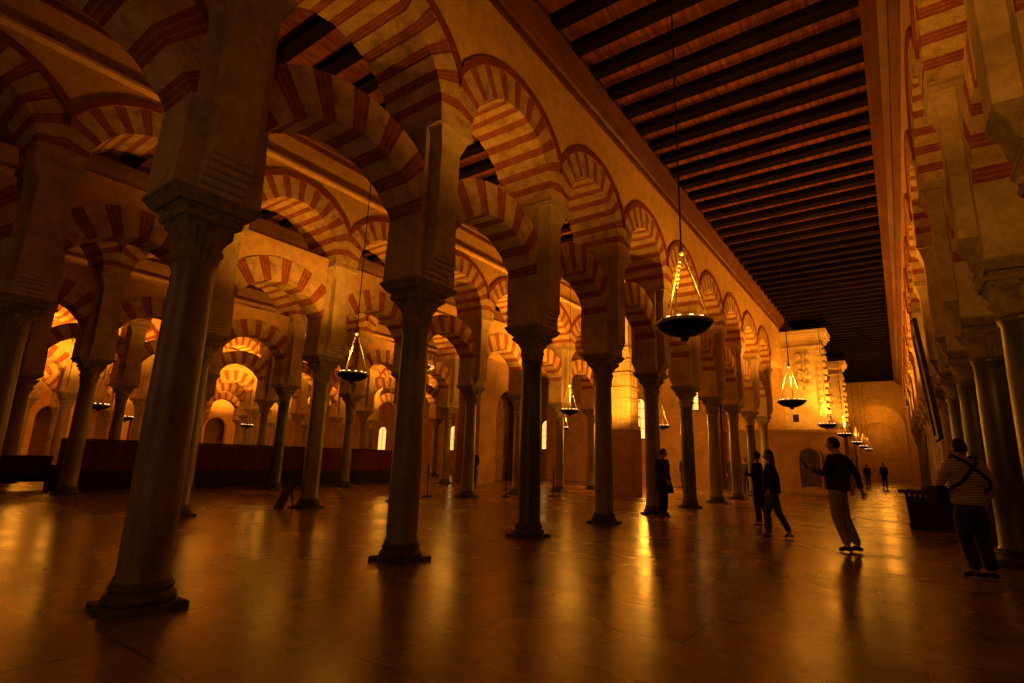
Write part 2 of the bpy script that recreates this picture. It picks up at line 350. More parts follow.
# farther visitors
far = [(-14.6, 24.9, face(.9, -.2), 1.66, 'person in dark clothes walking in the far aisle left of the chapel block', dict(knR=(.09, -.1, .5), anR=(.09, -.22, .1), toeR=(.1, -.1, .035))),
       (-16.6, 20.2, face(.2, -1), 1.68, 'person in dark clothes standing before the lattice chapel wall', {}),
       (-6.3, 26.2, face(.3, -1), 1.70, 'person in black beyond the long arcade, left one of the two behind its far columns', {}),
       (-5.9, 26.9, face(-.5, -1), 1.62, 'person in black beyond the long arcade, right one of the two behind its far columns', {}),
       (-9.8, 30.0, face(-.5, -1), 1.66, 'person in dark coat far back near the transept wall', {}),
       (-1.0, 44.0, face(-.6, -1), 1.72, 'person in dark coat at the far end of the nave, right of the pair', {}),
       (-2.0, 45.5, face(.6, -1), 1.60, 'person in dark jacket at the far end of the nave, left of the pair', {})]
for x, y, a, H, lb, jj in far:
    person((x, y, 0), a, H, J(**jj), dict(top=blackc, bottom=darktr, bulk=1.08, hem=-.15, hair=.0), lb)

# ------------------------------------------------------------------ module pieces (local origin: column axis on the floor)
def shaft_bm(kind):
    bm = bmesh.new()
    lathe(bm, [(.222, .20), (.212, .24), (.197, .28), (.196, .9), (.192, 1.6), (.185, 2.3), (.176, 2.90), (.192, 2.93), (.198, 2.965), (.19, 3.0), (.178, 3.01)], 28)
    return bm
def base_bm(kind):
    bm = bmesh.new(); h = .275
    frustum(bm, (h, h), 0, (h, h), .05); frustum(bm, (h - .015, h - .015), .05, (h - .02, h - .02), .055)
    lathe(bm, [(.25, .055), (.268, .075), (.268, .10), (.25, .125), (.232, .135), (.225, .155), (.242, .168), (.242, .185), (.22, .20)], 28)
    return bm
def capital_bm(kind):
    bm = bmesh.new(); n = 48; rings = []
    L = 26
    for j in range(L + 1):
        t = j / L; z = 3.0 + .37 * t
        flare = .190 + .060 * t ** 2.2
        sq = max(0, (t - .55) / .45)
        ring = []
        for k in range(n):
            a = 2 * PI * k / n
            tier = (t * 2.35) % 1.0; ti = int(t * 2.35)
            ph = 0 if ti % 2 == 0 else PI / 8
            leaf = max(0, math.cos(4 * (a + ph))) ** .6 if ti < 2 else max(0, math.cos(2 * (a - PI / 4)) ** 2) ** 2
            curl = (tier ** 3) * (1 - max(0, tier - .88) / .12 * .8)
            r = flare + .072 * curl * leaf + .012 * leaf * math.cos(24 * a)
            s = 1 / max(abs(math.cos(a)), abs(math.sin(a)))
            r = r * (1 + sq * (s - 1) * .75)
            ring.append(bm.verts.new((r * math.cos(a), r * math.sin(a), z)))
        rings.append(ring)
    for a, b in zip(rings, rings[1:]):
        for k in range(n): bm.faces.new((a[k], a[(k + 1) % n], b[(k + 1) % n], b[k]))
    bm.faces.new(rings[0][::-1]); bm.faces.new(rings[-1])
    # abacus with a boss on every side
    frustum(bm, (.262, .262), 3.37, (.275, .275), 3.42)
    for ax in range(4):
        c, s = math.cos(ax * PI / 2), math.sin(ax * PI / 2)
        lathe(bm, [(.02, 3.33), (.045, 3.35), (.05, 3.39), (.03, 3.42)], 8, cx=c * .27, cy=s * .27)
    return bm
def make_column(kind, k):
    root = empty('marble_column', (0, 0, -50))
    mesh_obj('column_base', base_bm(kind), basest if kind != 0 else basest, root)
    mesh_obj('column_shaft', shaft_bm(kind), shafts[kind], root, smooth=True)
    mesh_obj('capital', capital_bm(kind), capst, root, smooth=False)
    return root
BHY = .375                      # half width of the body under the lower arches
def pier_bm():
    bm = bmesh.new()
    # body under the lower arches (widens a little downward)
    frustum(bm, (.29, BHY + .03), 3.60, (.29, BHY), 4.5)
    frustum(bm, (.29, .335), 4.5, (.29, .335), 5.9)
    for s in (-1, 1):          # pilasters towards the aisles, carrying the upper arches
        x0, x1 = sorted((s * .28, s * UP)); box(bm, x0, x1, -.19, .19, 3.94, 5.55)
    # corbelled head under the upper arches
    frustum(bm, (UP, .19), 5.55, (UH - .02, .29), 5.80); frustum(bm, (UH + .02, .345), 5.82, (UH + .02, .345), 5.90)
    frustum(bm, (UH - .02, .29), 5.80, (UH, .32), 5.83)
    frustum(bm, (UH, .329), 5.90, (UH, .329), 5.96)
    return bm
def impost_bm():
    bm = bmesh.new()
    frustum(bm, (.235, .235), 3.42, (.28, .30), 3.475); frustum(bm, (.30, .33), 3.482, (.335, .40), 3.56); frustum(bm, (.34, .41), 3.56, (.34, .41), 3.60)
    return bm
def roll_bm(s):
    bm = bmesh.new()
    if 1:
        for k in range(5):
            z = 3.635 + k * .068; x = .30 + k * .033
            p = []
            for q in range(9):
                a = -PI / 2 + PI * q / 8
                p.append((s * (x + .036 * math.cos(a)), z + .036 * math.sin(a)))
            A = [bm.verts.new((u, -.20, w)) for u, w in [(s * .27, z - .036)] + p + [(s * .27, z + .036)]]
            B = [bm.verts.new((u, .20, w)) for u, w in [(s * .27, z - .036)] + p + [(s * .27, z + .036)]]
            n = len(A)
            bm.faces.new(A); bm.faces.new(B[::-1])
            for i in range(n): bm.faces.new((A[i], A[(i + 1) % n], B[(i + 1) % n], B[i]))
    return bm
def cavetto_bm(s):
    bm = bmesh.new(); p = [(.27, 3.60)]
    for q in range(13):
        t = q / 12; p.append((.31 + .15 * t ** .7 + .015 * math.sin(t * 9), 3.60 + .34 * t))
    p += [(.27, 3.94)]
    A = [bm.verts.new((s * u, -.20, w)) for u, w in p]; B = [bm.verts.new((s * u, .20, w)) for u, w in p]; n = len(p)
    bm.faces.new(A); bm.faces.new(B[::-1])
    for i in range(n): bm.faces.new((A[i], A[(i + 1) % n], B[(i + 1) % n], B[i]))
    return bm
def ring_arch(bm, zc, ri, re, hx, a0, a1, n, clip, mats=(0, 1), relief=.008, sub=3, first=0):
    """voussoir ring in the (y,z) plane about y=0; alternating material index; every second voussoir set back a little"""
    wts = [1.16 if mats[(v + first) % 2] == 0 else .88 for v in range(n)]; tot = sum(wts); cum = [sum(wts[:v]) / tot for v in range(n + 1)]
    for v in range(n):
        mi = mats[(v + first) % 2]; h = hx - (relief if mi == 1 else 0); riv = ri + (relief if mi == 1 else 0)
        cuts = [(q / sub, (q + 1) / sub, mi) for q in range(sub)] if mi == 0 else [(0, .29, 1), (.29, .355, 2), (.355, .645, 1), (.645, .71, 2), (.71, 1, 1)]
        for q, (f0, f1, mi) in enumerate(cuts):
            t0 = a0 + (a1 - a0) * (cum[v] + (cum[v + 1] - cum[v]) * f0); t1 = a0 + (a1 - a0) * (cum[v] + (cum[v + 1] - cum[v]) * f1)
            P = []
            for t in (t0, t1):
                c = max(abs(math.cos(t)), 1e-6); ro = min(re, clip / c); r_in = min(riv, ro - .002)
                P.append(((r_in * math.cos(t), zc + r_in * math.sin(t)), (ro * math.cos(t), zc + ro * math.sin(t))))
            (i0, o0), (i1, o1) = P
            V = [bm.verts.new((x, y, z)) for x in (-h, h) for (y, z) in (i0, o0, o1, i1)]
            fs = [(0, 1, 2, 3), (7, 6, 5, 4), (0, 3, 7, 4), (1, 5, 6, 2)]
            if q == 0: fs.append((0, 4, 5, 1))
            if q == len(cuts) - 1: fs.append((3, 2, 6, 7))
            for f in fs: bm.faces.new([V[k] for k in f]).material_index = mi
UZ, URI, URE, UTR = 5.96, HB - .329, 1.625, 1.75
def upper_bm():
    bm = bmesh.new(); ring_arch(bm, UZ, URI, URE, UH, 0, PI, 23, HB - .002, first=0); return bm
def trim_bm(s):
    bm = bmesh.new(); n = 40
    if 1:
        for k in range(n):
            P = []
            for t in (PI * k / n, PI * (k + 1) / n):
                c = max(abs(math.cos(t)), 1e-6); lim = (HB - .001) / c
                P.append((min(URE, lim), min(UTR, lim), t))
            if P[0][1] - P[0][0] < 1e-4 and P[1][1] - P[1][0] < 1e-4: continue
            V = []
            for x in (s * (UH - .02), s * (UH + .035)):
                for (a, b, t) in P: V += [bm.verts.new((x, a * math.cos(t), UZ + a * math.sin(t))), bm.verts.new((x, b * math.cos(t), UZ + b * math.sin(t)))]
            # 0:in0 1:out0 2:in1 3:out1 | 4..7 at outer x
            for f in ((4, 5, 7, 6), (0, 2, 6, 4), (1, 5, 7, 3), (0, 4, 5, 1), (2, 3, 7, 6)): bm.faces.new([V[i] for i in f])
    return bm
LZ, LRI, LRE = 3.87, 1.245, 1.80
def lower_bm():
    bm = bmesh.new(); a = math.asin((4.5 - LZ) / LRI)
    ring_arch(bm, LZ, LRI, LRE, .29, a, PI - a, 13, HB - .336, first=1); return bm
def infill_bm(top=6.05):
    bm = bmesh.new(); n = 24; w = HB - .336
    for k in range(n):
        y0, y1 = -w + 2 * w * k / n, -w + 2 * w * (k + 1) / n
        z0, z1 = LZ + math.sqrt(LRE ** 2 - y0 ** 2), LZ + math.sqrt(LRE ** 2 - y1 ** 2)
        poly_prism(bm, [(y0, z0), (y1, z1), (y1, top), (y0, top)], -.27, .27)
    return bm
def spandrel(bm, yc, top, hx):
    n = 36; pts = []
    for k in range(n + 1):
        t = PI * k / n; y = max(-HB, min(HB, URE * math.cos(t)))
        pts.append(y)
    ys = sorted(set(round(v, 5) for v in pts) | {-HB, HB})
    for y0, y1 in zip(ys, ys[1:]):
        z0 = UZ + math.sqrt(max(0, URE ** 2 - y0 ** 2)); z1 = UZ + math.sqrt(max(0, URE ** 2 - y1 ** 2))
        a0, a1 = y0 + yc, y1 + yc
        V = [bm.verts.new((x, y, z)) for x in (-hx, hx) for (y, z) in ((a0, z0), (a1, z1), (a1, top), (a0, top))]
        for f in ((0, 1, 2, 3), (7, 6, 5, 4), (0, 4, 5, 1)): bm.faces.new([V[i] for i in f])
ZW = 7.77
protos_col = [make_column(k, 0) for k in range(4)]
p_pier = empty('arcade_pier', (0, 0, -50))
mesh_obj('impost', impost_bm(), capst, p_pier); mesh_obj('pier_body', pier_bm(), block, p_pier); [mesh_obj('roll_corbel', roll_bm(s_), block, p_pier) for s_ in (-1, 1)]
p_arch = empty('double_arch', (0, 0, -50))
mesh_obj('lower_arch', lower_bm(), [cream, red, joint], p_arch); mesh_obj('upper_arch', upper_bm(), [cream, red, joint], p_arch); bm = bmesh.new(); spandrel(bm, 0, ZW, UH); mesh_obj('spandrel', bm, plaster, p_arch)
mesh_obj('archivolt', trim_bm(1), redtrim, p_arch); mesh_obj('archivolt', trim_bm(-1), redtrim, p_arch)
p_archf = empty('double_arch', (0, 0, -50))
for ch in p_arch.children:
    c_ = ch.copy(); COL.objects.link(c_); c_.parent = p_archf
mesh_obj('arch_infill', infill_bm(), plaster, p_archf)
p_pierR = empty('arcade_pier', (0, 0, -50))
mesh_obj('impost', impost_bm(), capst, p_pierR); mesh_obj('pier_body', pier_bm(), block, p_pierR)
for s_ in (-1, 1): mesh_obj('scroll_corbel', cavetto_bm(s_), capst, p_pierR)
used = set()
def put(proto, loc, label, cat, group, rz=0):
    if proto.name in used: o = copy_tree(proto)
    else: o = proto; used.add(proto.name)
    o.location = loc; o.rotation_euler = (0, 0, rz); return tag(o, label, cat, group)
ORD = ['first', 'second', 'third', 'fourth', 'fifth', 'sixth', 'seventh', 'eighth', 'ninth', 'tenth', 'eleventh', 'twelfth', 'thirteenth', 'fourteenth', 'fifteenth', 'sixteenth', 'seventeenth', 'eighteenth']
ROWN = {'A': 'arcade left of the nave', 'R': 'arcade right of the nave', 'B': 'second arcade left of the nave', 'C': 'third arcade left of the nave',
        'D': 'first arcade behind the red barrier', 'E': 'second arcade behind the red barrier', 'F': 'third arcade behind the red barrier', 'G': 'last arcade behind the red barrier'}
GRP = {'A': 'left nave arcade', 'R': 'right nave arcade', 'B': 'second arcade', 'C': 'third arcade', 'D': 'fourth arcade', 'E': 'fifth arcade', 'F': 'sixth arcade', 'G': 'seventh arcade'}
KN = ['grey marble', 'dark marble', 'brown stone', 'pinkish stone']
ROWS = {'A': (-1, 9), 'R': (0, 16), 'B': (-1, 8), 'C': (-1, 6), 'D': (0, 9), 'E': (0, 9), 'F': (0, 9), 'G': (0, 9)}
KIND = {'A': [0, 2, 0, 1, 0, 0, 1, 0, 2, 1, 0], 'R': [0, 1, 1, 1, 1, 1, 0, 2, 0, 3, 0, 1, 0, 2, 0, 0, 2], 'B': [2, 2, 0, 0, 2, 0, 3, 2, 0, 2], 'C': [2, 1, 2, 2, 1, 0, 2, 0]}
for r, (i0, i1) in ROWS.items():
    for i in range(i0, i1 + 1):
        k = i - i0
        kd = KIND[r][k] if r in KIND else (k * 7 + ord(r)) % 4
        first = 0 if r in ('B', 'A', 'C') else 0
        o_ = ORD[k]
        oc = put(protos_col[kd], (AX[r], st(i), 0), '%s column with leafy capital, %s of the %s' % (KN[kd], o_, ROWN[r]), 'column', 'columns of the ' + GRP[r])
        if r == 'R': oc.scale = (1.2, 1.2, 1)
        put(p_pierR if r == 'R' else p_pier, (AX[r], st(i), 0), 'stone pier with corbels over the %s column of the %s' % (o_, ROWN[r]), 'pier', 'piers of the ' + GRP[r])
        if i < i1:
            inf = r in 'BCE' and i in (0, 1, 2, 4)
            put(p_archf if inf else p_arch, (AX[r], st(i) + HB, 0), '%s double arch, %s bay of the %s' % ('flat-topped striped' if inf else 'red and cream striped', o_, ROWN[r]), 'arch', 'double arches of the ' + GRP[r])

# ------------------------------------------------------------------ walls over the arcades
def struct(name, bm, m, parent=None, loc=None):
    o = mesh_obj(name, bm, m, parent, loc=loc)
    if not parent: o['kind'] = 'structure'
    return o
ends = {'A': 31.5, 'R': 58.0, 'B': 31.5, 'C': 31.5, 'D': 31.5, 'E': 31.5, 'F': 31.5, 'G': 31.5}
wn = {'A': 'nave_left', 'R': 'nave_right', 'B': 'second_arcade', 'C': 'third_arcade', 'D': 'fourth_arcade', 'E': 'fifth_arcade', 'F': 'sixth_arcade', 'G': 'seventh_arcade'}
YB = -4.0
for r, (i0, i1) in ROWS.items():
    bm = bmesh.new()
    box(bm, -UH, UH, YB, ends[r], ZW, ZT)
    # solid wall before the first and after the last column of the row
    a = st(i0); b = st(i1)
    if a > YB: box(bm, -UH, UH, YB, a - .001, 6.45, ZW)
    if ends[r] > b: box(bm, -UH, UH, b + .001, ends[r], 6.45, ZW)
    struct('wall_' + wn[r], bm, plaster, loc=(AX[r], 0, 0))
    if r not in 'AR':        # ledges above the arches
        for s in (-1, 1):
            bm = bmesh.new()
            V = [bm.verts.new((s * x, y, z)) for y in (a, b) for x, z in ((UH + .002, 7.80), (UH + .09, 7.86), (UH + .09, 7.92), (UH + .002, 8.06))]
            for f in ((0, 1, 5, 4), (1, 2, 6, 5), (2, 3, 7, 6), (0, 3, 7, 4), (0, 1, 2, 3), (4, 5, 6, 7)): bm.faces.new([V[k] for k in f])
            struct('trim_%d' % (40 + 2 * 'BCDEFG'.index(r) + (s > 0)), bm, plaster, loc=(AX[r], 0, 0))

# ------------------------------------------------------------------ floor, ceilings, cornices, outer walls
bm = bmesh.new(); box(bm, -52, 9, YB - .3, 75, -.3, 0); struct('floor', bm, floorm)
order = ['R', 'A', 'B', 'C', 'D', 'E', 'F', 'G']
BS = .783
cn = {0: 'ceiling', 1: 'ceiling', 2: 'ceiling'}
def ceiling(x0, x1, y0, y1, ystart, idx, real=True):
    bm = bmesh.new(); box(bm, x0 - UH, x1 + UH, y0, y1, ZT, ZT + .12)
    c = struct('ceiling', bm, boards)
    ro = .52 if idx == 0 else .34
    w = x1 - x0 - .34 - ro
    bb = bmesh.new(); box(bb, -w / 2, w / 2, -.135, .135, ZB, ZT); 
    first = None; y = ystart; n = 0
    while y < y1 - .3 and n < 99:
        if first is None:
            first = mesh_obj('beam', bb, beamwood, c); o = first
        else:
            o = first.copy(); COL.objects.link(o); o.parent = c
        o.location = ((x0 + .34 + x1 - ro) / 2, y, 0); y += BS; n += 1
    # sloping cornice boards along both walls
    for s, xw in ((1, x0), (-1, x1)):
        bm = bmesh.new()
        e = ro - .34 if s < 0 else 0
        prof = [(0, ZC + .03), (.05 + e * .6, ZC + .03), (.07 + e * .6, ZC + .14), (.12 + e, ZC + .17), (.345 + e, ZB), (.345 + e, ZB + .12), (0, ZB + .12)]
        A = [bm.verts.new((xw + s * u, y0, z)) for u, z in prof]; B = [bm.verts.new((xw + s * u, y1, z)) for u, z in prof]
        bm.faces.new(A); bm.faces.new(B[::-1])
        for k in range(len(prof)): bm.faces.new((A[k], A[(k + 1) % len(prof)], B[(k + 1) % len(prof)], B[k]))
        t = struct('trim_%d' % (2 * idx + (1 if s > 0 else 2)), bm, cornwood)
yb0 = 9.40 - BS * 17
ceiling(AX['A'] + UH, AX['R'] - UH, YB, 60.0, yb0, 0)
pr = list(zip(order[1:], order[2:]))
for k, (a, b) in enumerate(pr): ceiling(AX[b] + UH, AX[a] - UH, YB, 31.5, yb0, k + 1)
ceiling(AX['R'] + UH, 8.0, YB, 60.0, yb0, 9)
ceiling(-50.0, AX['G'] - UH, YB, 31.5, yb0, 10)
def wall(name, x0, x1, y0, y1, z0=0, z1=ZT + .1, m=plaster):
    bm = bmesh.new(); box(bm, x0, x1, y0, y1, z0, z1); return struct(name, bm, m)
wall('wall_rear', -50.3, 8.3, YB - .3, YB)
wall('wall_left', -52.0, -51.7, YB, 31.5, m=brownwall)
arch_later = True
wall('wall_right', 8.0, 8.3, YB, 75)
wall('wall_transept', -50.3, -19.0, 31.5, 31.8, m=brownwall)
wall('wall_chapel_side', -19.0, -8.0, 30.5, 31.2, m=brownwall)

# chapel block standing in the aisle between the long arcade and the second arcade
bm = bmesh.new(); y = 19.45
box(bm, -9.6, -8.3, y, y + 1.0, 0, 2.5)
struct('wall_chapel', bm, brownwall)
bm = bmesh.new()
box(bm, -9.55, -8.38, y + .05, y + .95, 2.5, 8.9)
z = 2.5
for k, h in enumerate((.10, .06, .35, .06, .55, .08, .4, .06, .5, .08, .45, .06, .4, .08)):
    if h < .2: box(bm, -9.6, -8.33, y - .03, y + .98, z, z + h)
    else:
        for q in range(6): box(bm, -9.52 + q * .195, -9.41 + q * .195, y + .01, y + .06, z + .05, z + h - .05)
        for q in range(3): box(bm, -8.39, -8.35, y + .1 + q * .29, y + .26 + q * .29, z + .05, z + h - .05)
    z += h
struct('wall_chapel_carved', bm, marble)

# closed bays farther along the third arcade: tall dark arch with a lattice wall
def arch_opening_wall(name, x0, x1, y0, y1, ztop, openings, m, axis='x'):
    """wall in the (u,z) plane with round arched openings [(uc, half, zspring)], thickness along the other axis"""
    bm = bmesh.new()
    u0, u1, t0, t1 = (y0, y1, x0, x1) if axis == 'x' else (x0, x1, y0, y1)
    def prism(pts):
        P = [[(t, u, z) if axis == 'x' else (u, t, z) for (u, z) in pts] for t in (t0, t1)]
        A = [bm.verts.new(p) for p in P[0]]; B = [bm.verts.new(p) for p in P[1]]; n = len(pts)
        bm.faces.new(A); bm.faces.new(B[::-1])
        for k in range(n): bm.faces.new((A[k], A[(k + 1) % n], B[(k + 1) % n], B[k]))
    cur = u0
    for uc, hw, zs in sorted(openings):
        prism([(cur, 0), (uc - hw, 0), (uc - hw, ztop), (cur, ztop)])
        n = 20
        for k in range(n):
            a, b = PI - PI * k / n, PI - PI * (k + 1) / n
            ua, ub = uc + hw * math.cos(a), uc + hw * math.cos(b)
            prism([(ua, zs + hw * math.sin(a)), (ub, zs + hw * math.sin(b)), (ub, ztop), (ua, ztop)])
        cur = uc + hw
    prism([(cur, 0), (u1, 0), (u1, ztop), (cur, ztop)])
    return struct(name, bm, m)
arch_opening_wall('wall_third_arcade_chapel', -18.1, -17.5, 21.6, 27.2, 6.45, [(24.3, 1.3, 3.7)], brownwall)
bm = bmesh.new(); box(bm, -19.2, -19.0, 21.6, 27.2, 0, 6.45)
for k in range(12):
    for j in range(10):
        y_, z_ = 22.6 + k * .3, .9 + j * .42
        tube(bm, (-18.98, y_, z_), (-18.98, y_ + .3, z_ + .42), .03, 4); tube(bm, (-18.98, y_ + .3, z_), (-18.98, y_, z_ + .42), .03, 4)
struct('wall_lattice_chapel', bm, brownwall)

arch_opening_wall('wall_left_portico', -50.0, -49.6, YB, 31.5, ZT, [(st(i) + HB, .95, 3.1) for i in range(-1, 9)], plaster)
# end of the nave: arched wall, inner chapel arch, altar wall
arch_opening_wall('wall_end', -4.7, .72, 58.0, 59.2, ZB + .3, [(-1.35, 2.0, 4.9)], plaster, 'y')
arch_opening_wall('wall_end_chapel', -6.0, 3.0, 63.0, 63.6, 9.0, [(-1.5, 1.75, 3.9)], plaster, 'y')
wall('wall_altar', -7, 4, 68, 68.3, m=brownwall); 
wall('wall_end_left', -7.0, -6.7, 59.2, 68, m=plaster); wall('wall_end_right', 3.7, 4.0, 59.2, 68, m=plaster)
bm = bmesh.new(); box(bm, -7.0, 4.0, 59.2, 68.3, 9.0, 9.2); struct('ceiling_end_chapel', bm, plaster)
bm = bmesh.new(); box(bm, -5.8, 8, 58.0, 60, 9.3, 9.6); struct('ceiling_end', bm, plaster)

# ------------------------------------------------------------------ carved piers where the left arcade ends
def relief_scrolls(bm, x0, x1, y, z0, z1, seed):
    """leafy carved relief on a face looking towards -y: mirrored curling scrolls built as little tubes and bosses"""
    rnd = random.Random(seed); cx = (x0 + x1) / 2; hw = (x1 - x0) / 2
    z = z0; k = 0
    while z < z1:
        R = hw * (.36 + .12 * math.sin(k * 1.7))
        for s in (-1, 1):
            prev = None
            for q in range(14):
                t = q / 13; a = PI * .5 + t * 4.6; rr = R * (1 - .72 * t)
                p = (cx + s * (hw * .48 + rr * math.cos(a)), y - .03, z + .28 + rr * math.sin(a))
                if prev: tube(bm, prev, p, .085 - .035 * t, 6)
                prev = p
            lathe_c = (cx + s * hw * .48, z + .28)
            tube(bm, (lathe_c[0], y + .02, lathe_c[1]), (lathe_c[0], y - .14, lathe_c[1]), .09, 6)
        tube(bm, (cx, y - .03, z), (cx, y - .06, z + .42), .07, 6, r2=.03)
        z += .52; k += 1
def carved_pier(x0, x1, y0, y1, seed):
    bm = bmesh.new(); box(bm, x0, x1, y0, y1, 3.15, 8.05)
    # stepped cornice head
    for k, (z0, z1, o) in enumerate(((7.45, 7.55, .08), (7.9, 8.02, .12), (8.02, 8.14, .2), (8.14, 8.3, .3), (8.3, 8.36, .34))): box(bm, x0, x1 + o, y0 - o, y1, z0, z1)
    box(bm, x0, x1 + .06, y0 - .06, y1, 3.15, 3.4)
    # raised corner strips
    box(bm, x1 - .28, x1 + .03, y0 - .05, y1, 3.4, 7.45); box(bm, x0, x0 + .16, y0 - .05, y0 + .1, 3.4, 7.45)
    relief_scrolls(bm, x0 + .55, x1 - .35, y0, 5.2, 6.9, seed)
    # stacked consoles down the edge that looks into the nave
    for q in range(11): 
        z = 3.6 + q * .35; box(bm, x1 + .02, x1 + .16 + .05 * (q % 2), y0 + .1, y0 + .5, z, z + .2)
        box(bm, x1 - .2, x1 - .06, y0 - .1, y0, z, z + .18)
    return struct('wall_carved_pier', bm, marble)
carved_pier(-4.75, -2.85, 31.5, 33.6, 1)
carved_pier(-4.75, -2.75, 42.0, 43.8, 5)
bm = bmesh.new(); box(bm, -8.0, -2.2, 31.35, 34.2, 0, 2.95); box(bm, -8.0, -2.1, 31.25, 34.3, 2.95, 3.02); box(bm, -8.0, -2.02, 31.17, 34.3, 3.02, 3.15)
box(bm, -8.0, -2.15, 31.3, 34.25, 0, .25)
struct('wall_transept_base', bm, brownwall)
wall('wall_transept_upper', -8.0, -4.7, 31.5, 32.0, 3.15, ZT, plaster)
wall('wall_nave_far', -4.9, -4.7, 33.6, 58.0, 0, ZT, brownwall)
wall('wall_second_base', -4.75, -2.4, 41.8, 44.0, 0, 3.15, brownwall)
# small dark window and arched wooden door
d = empty('door_1', (-3.75, 31.33, 0)); d['kind'] = 'structure'
bm = bmesh.new(); pts = [(-.42, .35), (.42, .35), (.42, 1.75)] + [(.42 * math.cos(PI * k / 12), 1.75 + .42 * math.sin(PI * k / 12)) for k in range(1, 12)] + [(-.42, 1.75)]
A = [bm.verts.new((u, 0, z)) for u, z in pts]; B = [bm.verts.new((u, -.06, z)) for u, z in pts]
bm.faces.new(A); bm.faces.new(B[::-1])
for k in range(len(pts)): bm.faces.new((A[k], A[(k + 1) % len(pts)], B[(k + 1) % len(pts)], B[k]))
for u in (-.2, 0, .2): box(bm, u - .012, u + .012, -.075, -.06, .4, 2.05)
mesh_obj('door_leaf', bm, darkwood, d)
bm = bmesh.new()
ar = [(.5 * math.cos(PI * k / 16), 1.75 + .5 * math.sin(PI * k / 16)) for k in range(17)]
for (a, b), (c_, e) in zip(ar, ar[1:]): tube(bm, (a, -.05, b), (c_, -.05, e), .05, 6)
for s in (-1, 1): tube(bm, (s * .5, -.05, .26), (s * .5, -.05, 1.75), .05, 6)
mesh_obj('door_frame', bm, brownwall, d)
w1 = empty('window_1', (-4.25, 31.5, 3.75)); w1['kind'] = 'structure'
bm = bmesh.new(); box(bm, -.14, .14, -.02, .02, -.2, .2); mesh_obj('pane', bm, blackcloth, w1)
bm = bmesh.new()
for a in ((-.18, -.14, -.24, .24), (.14, .18, -.24, .24), (-.14, .14, .2, .24), (-.14, .14, -.24, -.2)): box(bm, a[0], a[1], -.05, .02, a[2], a[3])
mesh_obj('window_frame', bm, marble, w1)

def lit_window(n, x, y, z0, z1, w):
    e = empty('window_%d' % n, (x, y, z0)); e['kind'] = 'structure'; h = z1 - z0 - w / 2
    pts = [(-w / 2, 0), (w / 2, 0)] + [(w / 2 * math.cos(PI * k / 12), h + w / 2 * math.sin(PI * k / 12)) for k in range(13)]
    bm = bmesh.new(); A = [bm.verts.new((u, -.02, v)) for u, v in pts]; B = [bm.verts.new((u, .0, v)) for u, v in pts]
    bm.faces.new(A); bm.faces.new(B[::-1])
    for k in range(len(pts)): bm.faces.new((A[k], A[(k + 1) % len(pts)], B[(k + 1) % len(pts)], B[k]))
    mesh_obj('pane', bm, litpane, e)
    bm = bmesh.new(); pp = pts + [pts[0]]
    for a_, b_ in zip(pp, pp[1:]):
        if (Vector(a_) - Vector(b_)).length > 1e-3: tube(bm, (a_[0], -.03, a_[1]), (b_[0], -.03, b_[1]), .035, 6)
    tube(bm, (0, -.04, 0), (0, -.04, z1 - z0), .018, 6)
    for k in range(1, 4): tube(bm, (-w / 2, -.04, h * k / 3.5), (w / 2, -.04, h * k / 3.5), .014, 6)
    mesh_obj('window_frame', bm, darkwood, e)
lit_window(2, -9.2, 30.48, 4.2, 5.8, .55); lit_window(3, -7.5, 31.48, 4.0, 5.2, .5); lit_window(4, -12.4, 30.48, 2.6, 5.0, .6)
lit_window(5, -19.5, 31.48, 1.9, 3.9, .9); lit_window(6, -28.0, 31.48, 1.7, 3.6, .9); lit_window(7, -36.2, 31.48, 1.6, 3.6, 1.0)

# ------------------------------------------------------------------ red barrier behind the third arcade
bar = empty('barrier_screen', (-19.3, 11.4, 0), 'long low screen hung with dark red fabric over a black base', 'barrier')
L = 12.6
bm = bmesh.new(); box(bm, -.05, .05, -L / 2, L / 2, 0, .58); box(bm, -.2, .2, -L / 2, L / 2, 0, .08); mesh_obj('screen_base', bm, blackcloth, bar)
bm = bmesh.new(); n = 220; V = []
for k in range(n + 1):
    y = -L / 2 + L * k / n; x = .06 + .012 * math.sin(k * .9) + .01 * math.sin(k * .41)
    V.append([bm.verts.new((xx, y, z)) for xx, z in ((x, .56), (x, 1.42), (-x, 1.42), (-x, .56))])
for a, b in zip(V, V[1:]):
    for k in range(4): bm.faces.new((a[k], b[k], b[(k + 1) % 4], a[(k + 1) % 4]))
bm.faces.new(V[0]); bm.faces.new(V[-1][::-1]); mesh_obj('fabric', bm, redcloth, bar)
bm = bmesh.new(); tube(bm, (0, -L / 2, 1.45), (0, L / 2, 1.45), .025, 8)
for k in range(8): tube(bm, (0, -L / 2 + L * k / 7, .05), (0, -L / 2 + L * k / 7, 1.45), .025, 8)
mesh_obj('rail_frame', bm, iron, bar)
# dark bench beyond, at the left
bn = empty('wooden_bench', (-20.4, 4.3, 0), 'dark low wooden bench beyond the columns at the left end of the red screen', 'bench')
bm = bmesh.new(); box(bm, -.22, .22, -1.0, 1.0, .42, .48); mesh_obj('seat', bm, darkwood, bn)
bm = bmesh.new(); box(bm, -.26, -.2, -1.0, 1.0, .2, .95); mesh_obj('backrest', bm, darkwood, bn)
for s in (-1, 1):
    bm = bmesh.new(); box(bm, -.26, .24, s * .97 - .04, s * .97 + .04, 0, .7); mesh_obj('leg', bm, darkwood, bn)

